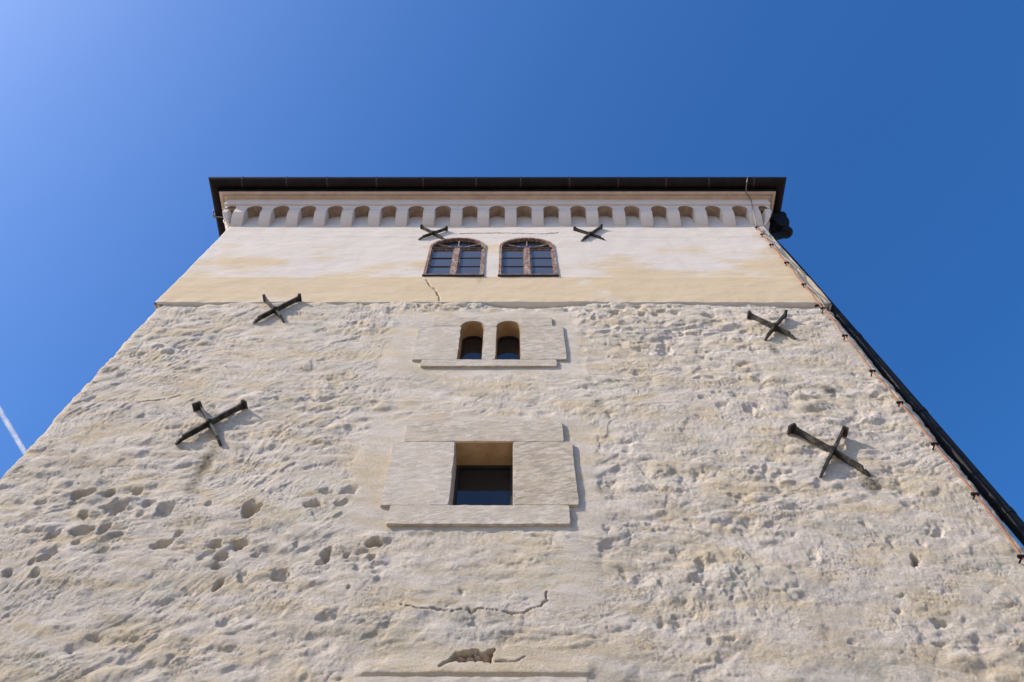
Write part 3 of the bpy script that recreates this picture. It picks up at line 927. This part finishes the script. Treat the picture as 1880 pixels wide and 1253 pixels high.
for side in (-1, 1):                             # the first few round each corner
    for k in range(4):
        o = first.copy(); C.objects.link(o); o.parent = tower
        y = CW / 2 + .01 + k * PITCH_C
        o.rotation_euler = (0, 0, R(90) * side)
        o.location = Vector((XLT if side < 0 else XRT, y, 0)) - tower.location

def frieze(xs, xa, xb, name):
    """Front sheet with a round arch between each pair of corbels, drawn back to the wall."""
    aw = PITCH_C - CW
    apex = hz(2.871)
    pts = [(xa, ZF1)]
    out = []
    out.append((xa, ZSPR + .001)); 
    ew = .075
    # small corner arch at each end
    post = .05
    out.append((xa + post, ZSPR + .001))
    e0, e1 = xa + post, xs[0] - CW / 2
    out += arch_pts(e0, e1, apex, 10, min(apex - ZSPR - .003, (e1 - e0) / 2))[0:]
    for i in range(len(xs)):
        l, r = xs[i] - CW / 2, xs[i] + CW / 2
        out.append((l, ZSPR + .001)); out.append((r, ZSPR + .001))
        if i < len(xs) - 1:
            out += arch_pts(r, xs[i + 1] - CW / 2, apex, 14, min(apex - ZSPR - .003, aw / 2))
    e0, e1 = xs[-1] + CW / 2, xb - post
    out += arch_pts(e0, e1, apex, 10, min(apex - ZSPR - .003, (e1 - e0) / 2))
    out += [(xb - post, ZSPR + .001), (xb, ZSPR + .001), (xb, ZF1)]
    out.append((xa, ZF1))
    # build as strips so that the front can lean
    bm = bmesh.new()
    poly = [q for i, q in enumerate(out) if i == 0 or (abs(q[0] - out[i - 1][0]) + abs(q[1] - out[i - 1][1])) > 1e-5]
    low = poly[:-2]
    fr0 = [bm.verts.new((x, -front_p(z), z)) for x, z in low]
    fr1 = [bm.verts.new((x, -front_p(ZF1), ZF1)) for x, z in low]
    bk0 = [bm.verts.new((x, .02, z)) for x, z in low]
    for i in range(len(low) - 1):
        if abs(low[i][0] - low[i + 1][0]) > 1e-6:
            bm.faces.new((fr0[i], fr0[i + 1], fr1[i + 1], fr1[i]))
        bm.faces.new((fr0[i], bk0[i], bk0[i + 1], fr0[i + 1]))
    bmesh.ops.remove_doubles(bm, verts=bm.verts, dist=1e-5)
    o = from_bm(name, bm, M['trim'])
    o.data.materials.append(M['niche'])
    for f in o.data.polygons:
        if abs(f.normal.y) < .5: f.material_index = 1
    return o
fz_p = front_p(ZF1)
adopt(frieze(xs_c, XLT - fz_p, XRT + fz_p, 'arched_frieze'))
ys = [CW / 2 + .01 + k * PITCH_C for k in range(19)]
for side in (-1, 1):
    o = frieze(ys, -fz_p + .002, DEPTH + fz_p, 'arched_frieze')
    me = o.data
    for v in me.vertices:                         # turn the run round to the side wall
        x, y, z = v.co
        v.co = (XLT + y if side < 0 else XRT - y, x, z)
    if side < 0: me.flip_normals()
    adopt(o)
# corner stubs under the frieze posts
for sx, xc in ((-1, XLT), (1, XRT)):
    bm = bmesh.new()
    rows = []
    for z in (ZC0 + .02, hz(2.775), hz(2.79), hz(2.805), ZK, ZSPR):
        p = front_p(z)
        q = .018 + .02 * (z - ZC0) / (ZSPR - ZC0)
        rows.append([bm.verts.new(v) for v in ((xc + sx * p, -p, z), (xc + sx * (p - 2 * q - .02 * (p > .1)), -p * .98, z), (xc + sx * -.01, .01, z), (xc + sx * p * .98, -p + 2 * q + .02 * (p > .1), z))])
    for a, b in zip(rows, rows[1:]):
        for k in range(4): bm.faces.new((a[k], a[(k + 1) % 4], b[(k + 1) % 4], b[k]))
    bm.faces.new(rows[0])
    adopt(from_bm('corner_corbel', bm, M['trim']))

def sweep_ring(prof, closed, inset_x=None):
    """Profile (p, z) carried round the four sides with mitred corners."""
    bm = bmesh.new()
    rings = []
    for p, z in prof:
        rings.append([bm.verts.new(v) for v in ((XLT - p, -p, z), (XRT + p, -p, z), (XRT + p, DEPTH + p, z), (XLT - p, DEPTH + p, z))])
    n = len(prof)
    for i in range(n if closed else n - 1):
        a, b = rings[i], rings[(i + 1) % n]
        for k in range(4): bm.faces.new((a[k], a[(k + 1) % 4], b[(k + 1) % 4], b[k]))
    return bm
d_ = D
zc = hz(2.927)
prof = [(-.02, ZF1 + .001), (.238, ZF1 + .001), (.250, ZF1 + .012), (.250, zc - .03), (.262, zc - .006), (.275, zc - .006), (.275, zc), (.318, zc + .004), (.322, zc + .018),
        (.332, zc + .018), (.345, zc - .004), (.352, zc - .012), (.398, zc - .012), (.398, zc + .16), (-.02, zc + .16)]
co_ = adopt(from_bm('cornice', sweep_ring(prof, True), M['trim']))
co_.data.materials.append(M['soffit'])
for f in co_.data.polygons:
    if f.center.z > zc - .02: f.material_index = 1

# gutter: half round, dark, on brackets
P_OUT = .625
GZ = hz(2.955)
gc, gr = P_OUT - .105, .105
gp = [(gc - gr * math.cos(math.pi * k / 10) , GZ + .055 - gr * math.sin(math.pi * k / 10) * .95) for k in range(11)]
gp += [(P_OUT + .004, GZ + .062), (P_OUT - .006, GZ + .062)]
gin = [(gc + (gr - .008) * math.cos(math.pi * k / 10), GZ + .055 - (gr - .008) * math.sin(math.pi * k / 10) * .95) for k in range(11)]
gut = adopt(from_bm('gutter', sweep_ring(gp + gin, True), M['gutter']))
adopt(from_bm('eaves_board', sweep_ring([(.399, zc + .02), (.418, zc + .02), (.418, GZ + .16), (.399, GZ + .16)], True), M['gutter']))
for u in (442, 524, 599, 690, 776, 874, 956, 1046, 1136, 1224, 1303, 1386):
    x = wx(u, 329, P_OUT)
    bm = bmesh.new()
    pr = [(q[0], q[1]) for q in gp[:11]]
    cpt = (gc, GZ + .055)
    for (p, z), (p2, z2) in zip(pr, pr[1:]):
        def ex(p, z): return (cpt[0] + (p - cpt[0]) * 1.025, cpt[1] + (z - cpt[1]) * 1.025)
        a0, a1 = ex(p, z), ex(p2, z2)
        vs = [bm.verts.new(v) for v in ((x - .012, -a0[0], a0[1]), (x + .012, -a0[0], a0[1]), (x + .012, -a1[0], a1[1]), (x - .012, -a1[0], a1[1]))]
        bm.faces.new(vs)
    bx(bm, x - .012, x + .012, -P_OUT - .012, -P_OUT + .02, GZ + .062, GZ + .072)
    bmesh.ops.remove_doubles(bm, verts=bm.verts, dist=1e-5)
    sub(from_bm('gutter_bracket', bm, M['bracket']), gut)
# roof: hipped, low eaves overhanging into the gutter
bm = bmesh.new()
e = .56
zr = GZ + .075
cs = [(XLT - e, -e), (XRT + e, -e), (XRT + e, DEPTH + e), (XLT - e, DEPTH + e)]
lo = [bm.verts.new((x, y, zr - .03)) for x, y in cs]; hi = [bm.verts.new((x, y, zr)) for x, y in cs]
ap = bm.verts.new((CX0, DEPTH / 2, zr + 4.2))
bm.faces.new(lo[::-1])
for k in range(4):
    bm.faces.new((lo[k], lo[(k + 1) % 4], hi[(k + 1) % 4], hi[k])); bm.faces.new((hi[k], hi[(k + 1) % 4], ap))
adopt(from_bm('roof', bm, M['tile']))

# ---------------------------------------------------------------- downpipe on the right flank
dp = empty('downpipe', (0.985 * D, 0.16, 0))
tag(dp, 'black round downpipe running down the right flank of the tower from the eaves hopper', 'downpipe')
def subw(o, root):
    o.parent = root
    o.location = Vector(o.location) - Vector(root.location)
    return o
ypp = 0.16
Dd = D + ypp
rp = 0.072
xo_lo, xo_hi = 0.9600 * Dd - rp, 0.9475 * Dd - rp
zlo_, zhi_ = wz(967), wz(556)
def pipe_x(z): return xo_lo + (xo_hi - xo_lo) * (z - zlo_) / (zhi_ - zlo_)
ztop_ = hz(2.72)
xh = 1.032 * D
pp = [(pipe_x(z), ypp, z) for z in (0.2, 3, 6, 9, 12)] + [(pipe_x(13.6), ypp, 13.6)]
neck = spline([(pipe_x(13.6), ypp, 13.6), (pipe_x(14.8), ypp + .02, 14.8), (pipe_x(15.3) + .01, ypp + .05, 15.33), (xh - .12, ypp + .08, 15.55), (xh, ypp + .06, 15.62), (xh, ypp + .03, 15.75)], 5)
subw(from_bm('pipe', tube_bm(pp + neck[1:], rp, 14), M['pipe'], smooth=True), dp)
for z in (3.0, 5.9, 7.6, 9.4, 11.3):
    x = pipe_x(z)
    subw(from_bm('pipe_collar', tube_bm([(x, ypp, z - .04), (x, ypp, z + .04)], rp + .006, 14), M['pipe']), dp)
    subw(from_bm('pipe_bracket', box_bm(CX0 + HW_B - .15, x - rp + .01, ypp - .012, ypp + .012, z - .015, z + .015), M['pipe']), dp)
# hopper: tapered box under the gutter with a bulbous outlet
bm = bmesh.new()
hz0 = 15.72
rows = []
for (dz, a) in ((0, .085), (.06, .11), (.20, .14), (.42, .15), (.44, .165), (.60, .165)):
    rows.append([bm.verts.new((xh + sx * a, ypp + .03 + sy * a, hz0 + dz)) for sx, sy in ((-1, -1), (1, -1), (1, 1), (-1, 1))])
for a, b in zip(rows, rows[1:]):
    for k in range(4): bm.faces.new((a[k], a[(k + 1) % 4], b[(k + 1) % 4], b[k]))
bm.faces.new(rows[0]); bm.faces.new(rows[-1])
subw(from_bm('hopper', bm, M['pipe']), dp)
bm = bmesh.new()
bmesh.ops.create_uvsphere(bm, u_segments=14, v_segments=9, radius=.125)
for v in bm.verts: v.co = Vector((v.co.x, v.co.y, v.co.z * .8)) + Vector((xh + .03, ypp + .05, hz0 - .07))
subw(from_bm('outlet_elbow', bm, M['pipe'], smooth=True), dp)

# ---------------------------------------------------------------- lightning conductor near the right corner
lc = empty('lightning_conductor', tuple(wp(1790, 908, .04)))
tag(lc, 'copper lightning conductor wire clipped along the right edge of the tower face', 'lightning conductor', 'lightning conductor wires')
run = [(1390, 418), (1400, 431), (1416, 450), (1444, 483), (1476, 523), (1511.5, 567), (1551, 617), (1601.5, 682), (1652, 740), (1716, 816), (1790, 908), (1876, 1023), (1990, 1170)]
offs = [.05, .05, .05, .05, .05, .06, .07, .07, .07, .07, .07, .07, .07]
top = [Vector((wx(1378, 329, P_OUT + .01), -P_OUT - .01, GZ + .07)), Vector((wx(1378.5, 340, .58), -.60, GZ - .03)), Vector((wx(1379, 363, .41), -.41, zc - .04)), Vector((wx(1381, 369, .27), -.27, zc - .05)),
       Vector((wx(1384.5, 391, .20), -.21, ZK - .02)), wp(1390, 418, .05)]
subw(from_bm('conductor_wire', tube_bm(spline(top, 4), .009, 6), M['steel'], smooth=True), lc)
pts = []
for (u, v), o_ in zip(run, offs): pts.append(wp(u, v, o_))
sag = []
for a, b in zip(pts, pts[1:]):
    for k in range(5):
        t = k / 5
        q = a.lerp(b, t); q.x += .010 * math.sin(math.pi * t) * random.choice((-1, 1, .4)); q.y -= .008 * math.sin(math.pi * t)
        sag.append(q)
sag.append(pts[-1])
subw(from_bm('conductor_wire', tube_bm(sag, .011, 6), M['copper'], smooth=True), lc)
sag2 = [p + Vector((.045 + .03 * math.sin(i * .9), -.004, .02)) for i, p in enumerate(sag[:29])]
subw(from_bm('conductor_wire', tube_bm([sag[0]] + sag2[2:], .010, 6), M['steel'], smooth=True), lc)
for (u, v), o_ in list(zip(run, offs)):
    p = wp(u, v, o_)
    bm = bmesh.new()
    tube_bm([p + Vector((0, .22, 0)), p + Vector((0, -.012, 0))], .008, 6, bm)
    bx(bm, p.x - .036, p.x + .036, p.y - .016, p.y + .010, p.z - .014, p.z + .014)
    subw(from_bm('wire_clip', bm, M['pipe']), lc)
lc2 = empty('lightning_conductor', tuple(wp(414, 426, .04)))
tag(lc2, 'short bent grey wire hooked from the left end of the eaves gutter to the wall', 'lightning conductor', 'lightning conductor wires')
yl = .10
ptl = [Vector((XLT - P_OUT - .01, .02, GZ + .03)), Vector((XLT - P_OUT + .02, .12, GZ - .06)), Vector((XLT - .33, .10, GZ - .20)), Vector((XLT - .28, .06, GZ - .48)), Vector((XLT - .02, .04, GZ - 1.02)), Vector((XLT + .01, .05, GZ - 1.12))]
subw(from_bm('conductor_wire', tube_bm(spline(ptl, 4), .012, 6), M['steel'], smooth=True), lc2)
p = ptl[1]
subw(from_bm('wire_clip', box_bm(p.x - .03, p.x + .03, p.y - .03, p.y + .03, p.z - .02, p.z + .03, .005), M['steel']), lc2)

# ---------------------------------------------------------------- iron wall anchors
def anchor_bar(lo, hi, back, kd=1.0, side=1, tab=.06):
    """A flat bar standing on edge between two points of the wall plane: flared upper end, notched and pointed foot."""
    L = (hi - lo).length
    t = (hi - lo) / L
    t3 = Vector((t.x, 0, t.y)); nn = Vector((t.y, 0, -t.x)) * .0125
    st = [(0, .000, .020), (.055, .008, .066), (.075, .012, .066), (.085, .014, .052), (.105, .016, .096), (L * .5, .020, .108),
          (L - .10, .022, .108), (L - .06, .018, .112), (L - .025, .012, .118), (L - .018, .002, .130), (L - .008, .000, .150), (L + .012, .000, .150)]
    bm = bmesh.new()
    rows = []
    for (q, i_, o_) in st:
        i_ *= kd; o_ *= kd
        c = Vector((lo.x, 0, lo.y)) + t3 * q
        rows.append([bm.verts.new(c + nn + Vector((0, -i_ + back, 0))), bm.verts.new(c - nn + Vector((0, -i_ + back, 0))), bm.verts.new(c - nn + Vector((0, -o_ + back, 0))), bm.verts.new(c + nn + Vector((0, -o_ + back, 0)))])
    e = Vector((t.y, 0, -t.x)) * side
    end = Vector((lo.x, 0, lo.y)) + t3 * (L + .012)
    for lat, oo in ((.018, .150), (tab, .140)):
        c = end + e * lat - t3 * .006
        th = (t3 * -side) * .011
        i_, o_ = .004 * kd, oo * kd
        rows.append([bm.verts.new(c - th * -1 + Vector((0, -i_ + back, 0))), bm.verts.new(c - th + Vector((0, -i_ + back, 0))), bm.verts.new(c - th + Vector((0, -o_ + back, 0))), bm.verts.new(c + th + Vector((0, -o_ + back, 0)))])
    for r0, r1 in zip(rows, rows[1:]):
        for k in range(4): bm.faces.new((r0[k], r0[(k + 1) % 4], r1[(k + 1) % 4], r1[k]))
    bm.faces.new(rows[0][::-1]); bm.faces.new(rows[-1])
    return bm
def pin_bm():
    bm = tube_bm([(0, .10, 0), (0, -.045, 0), (0, -.122, 0), (0, -.1225, 0), (0, -.134, 0)], [.022, .034, .036, .020, .018], 8)
    return bm
GRP = 'iron cross anchors on the tower face'
SPOTS = [   # tips as seen: upper left, upper right, lower left, lower right
 ((774.2, 412.4), (819.5, 415.5), (768, 440.4), (818, 442), 'iron cross anchor just above the left arched timber window under the corbels'),
 ((1055.5, 416), (1104, 412.4), (1067, 444), (1110.5, 441), 'iron cross anchor on white plaster right of the arched timber windows, under the corbels'),
 ((485, 541), (549, 540), (465, 594), (521, 591.5), 'iron cross anchor on the left touching the line where rough render meets cream plaster'),
 ((366, 737), (445, 735), (322, 816), (405, 817.6), 'large iron cross anchor alone on the rough left face, level with the square window lintel'),
 ((1377, 571), (1443, 570), (1404.6, 625.6), (1460, 623), 'iron cross anchor on rough render at upper right below the cream plaster band'),
 ((1459, 778), (1549, 784), (1506.6, 876), (1598, 874.6), 'large iron cross anchor on the rough right face, level with the square window'),
]
pin_me = None
for ul, ur, ll, lr, lab in SPOTS:
    def xz(q, p):
        w_ = wp(q[0], q[1], p); return Vector((w_.x, w_.z))
    kd = .62 if ul[1] < 500 else .84
    UL, UR, LL, LR = xz(ul, .145 * kd), xz(ur, .145 * kd), xz(ll, .012), xz(lr, .012)
    d1, d2 = UR - LL, UL - LR
    den = d1.x * d2.y - d1.y * d2.x
    t_ = ((LR.x - LL.x) * d2.y - (LR.y - LL.y) * d2.x) / den
    cc = LL + d1 * t_
    root = empty('wall_anchor', (cc.x, 0.0, cc.y))
    tag(root, lab, 'wall anchor', GRP)
    o = from_bm('anchor_bar', anchor_bar(LL - cc, UR - cc, 0.0, kd, 1, .055 if ul[1] > 700 else .022), M['iron']); o.parent = root
    o = from_bm('anchor_bar', anchor_bar(LR - cc, UL - cc, 0.004, kd, -1, .085 if ul[1] > 700 else .025), M['iron']); o.parent = root
    if pin_me is None:
        o = from_bm('anchor_pin', pin_bm(), M['iron']); pin_me = o.data
    else:
        o = bpy.data.objects.new('anchor_pin', pin_me); C.objects.link(o)
    o.parent = root
    o.scale.y = kd

# ---------------------------------------------------------------- contrail
def far(u, v, dist):
    d = wp(u, v) - Vector((0, -D, CAMZ))
    return Vector((0, -D, CAMZ)) + d.normalized() * dist
m, t, b = mat_new('ice cloud')
b.inputs['Base Color'].default_value = (0.9, 0.9, 0.9, 1)
b.inputs['Roughness'].default_value = 1.0
tr = N(t, 'ShaderNodeBsdfTransparent'); mx = N(t, 'ShaderNodeMixShader'); tl = N(t, 'ShaderNodeBsdfTranslucent')
tl.inputs['Color'].default_value = (0.9, 0.9, 0.9, 1)
ad = N(t, 'ShaderNodeMixShader'); ad.inputs[0].default_value = .5
lw = N(t, 'ShaderNodeLayerWeight'); lw.inputs['Blend'].default_value = .5
den = math_n(t, 'MULTIPLY', ramp(t, noise(t, coords(t), .014, 6, .7), [(.34, .12), (.62, .75)]), math_n(t, 'SUBTRACT', 1.0, lw.outputs['Facing']))
out = t.nodes['Material Output']
t.links.new(b.outputs[0], ad.inputs[1]); t.links.new(tl.outputs[0], ad.inputs[2])
t.links.new(den, mx.inputs[0]); t.links.new(tr.outputs[0], mx.inputs[1]); t.links.new(ad.outputs[0], mx.inputs[2]); t.links.new(mx.outputs[0], out.inputs['Surface'])
M['ice'] = m
a = far(-60, 655, 9000); bpt = far(60, 855, 9000)
n = 40
pts = [a.lerp(bpt, k / n) for k in range(n + 1)]
bm = tube_bm(pts, [26 + random.uniform(-3, 3) for _ in pts], 12)
tag(from_bm('contrail', bm, M['ice'], smooth=True), 'thin white aircraft trail in the blue sky at the left edge', 'contrail')
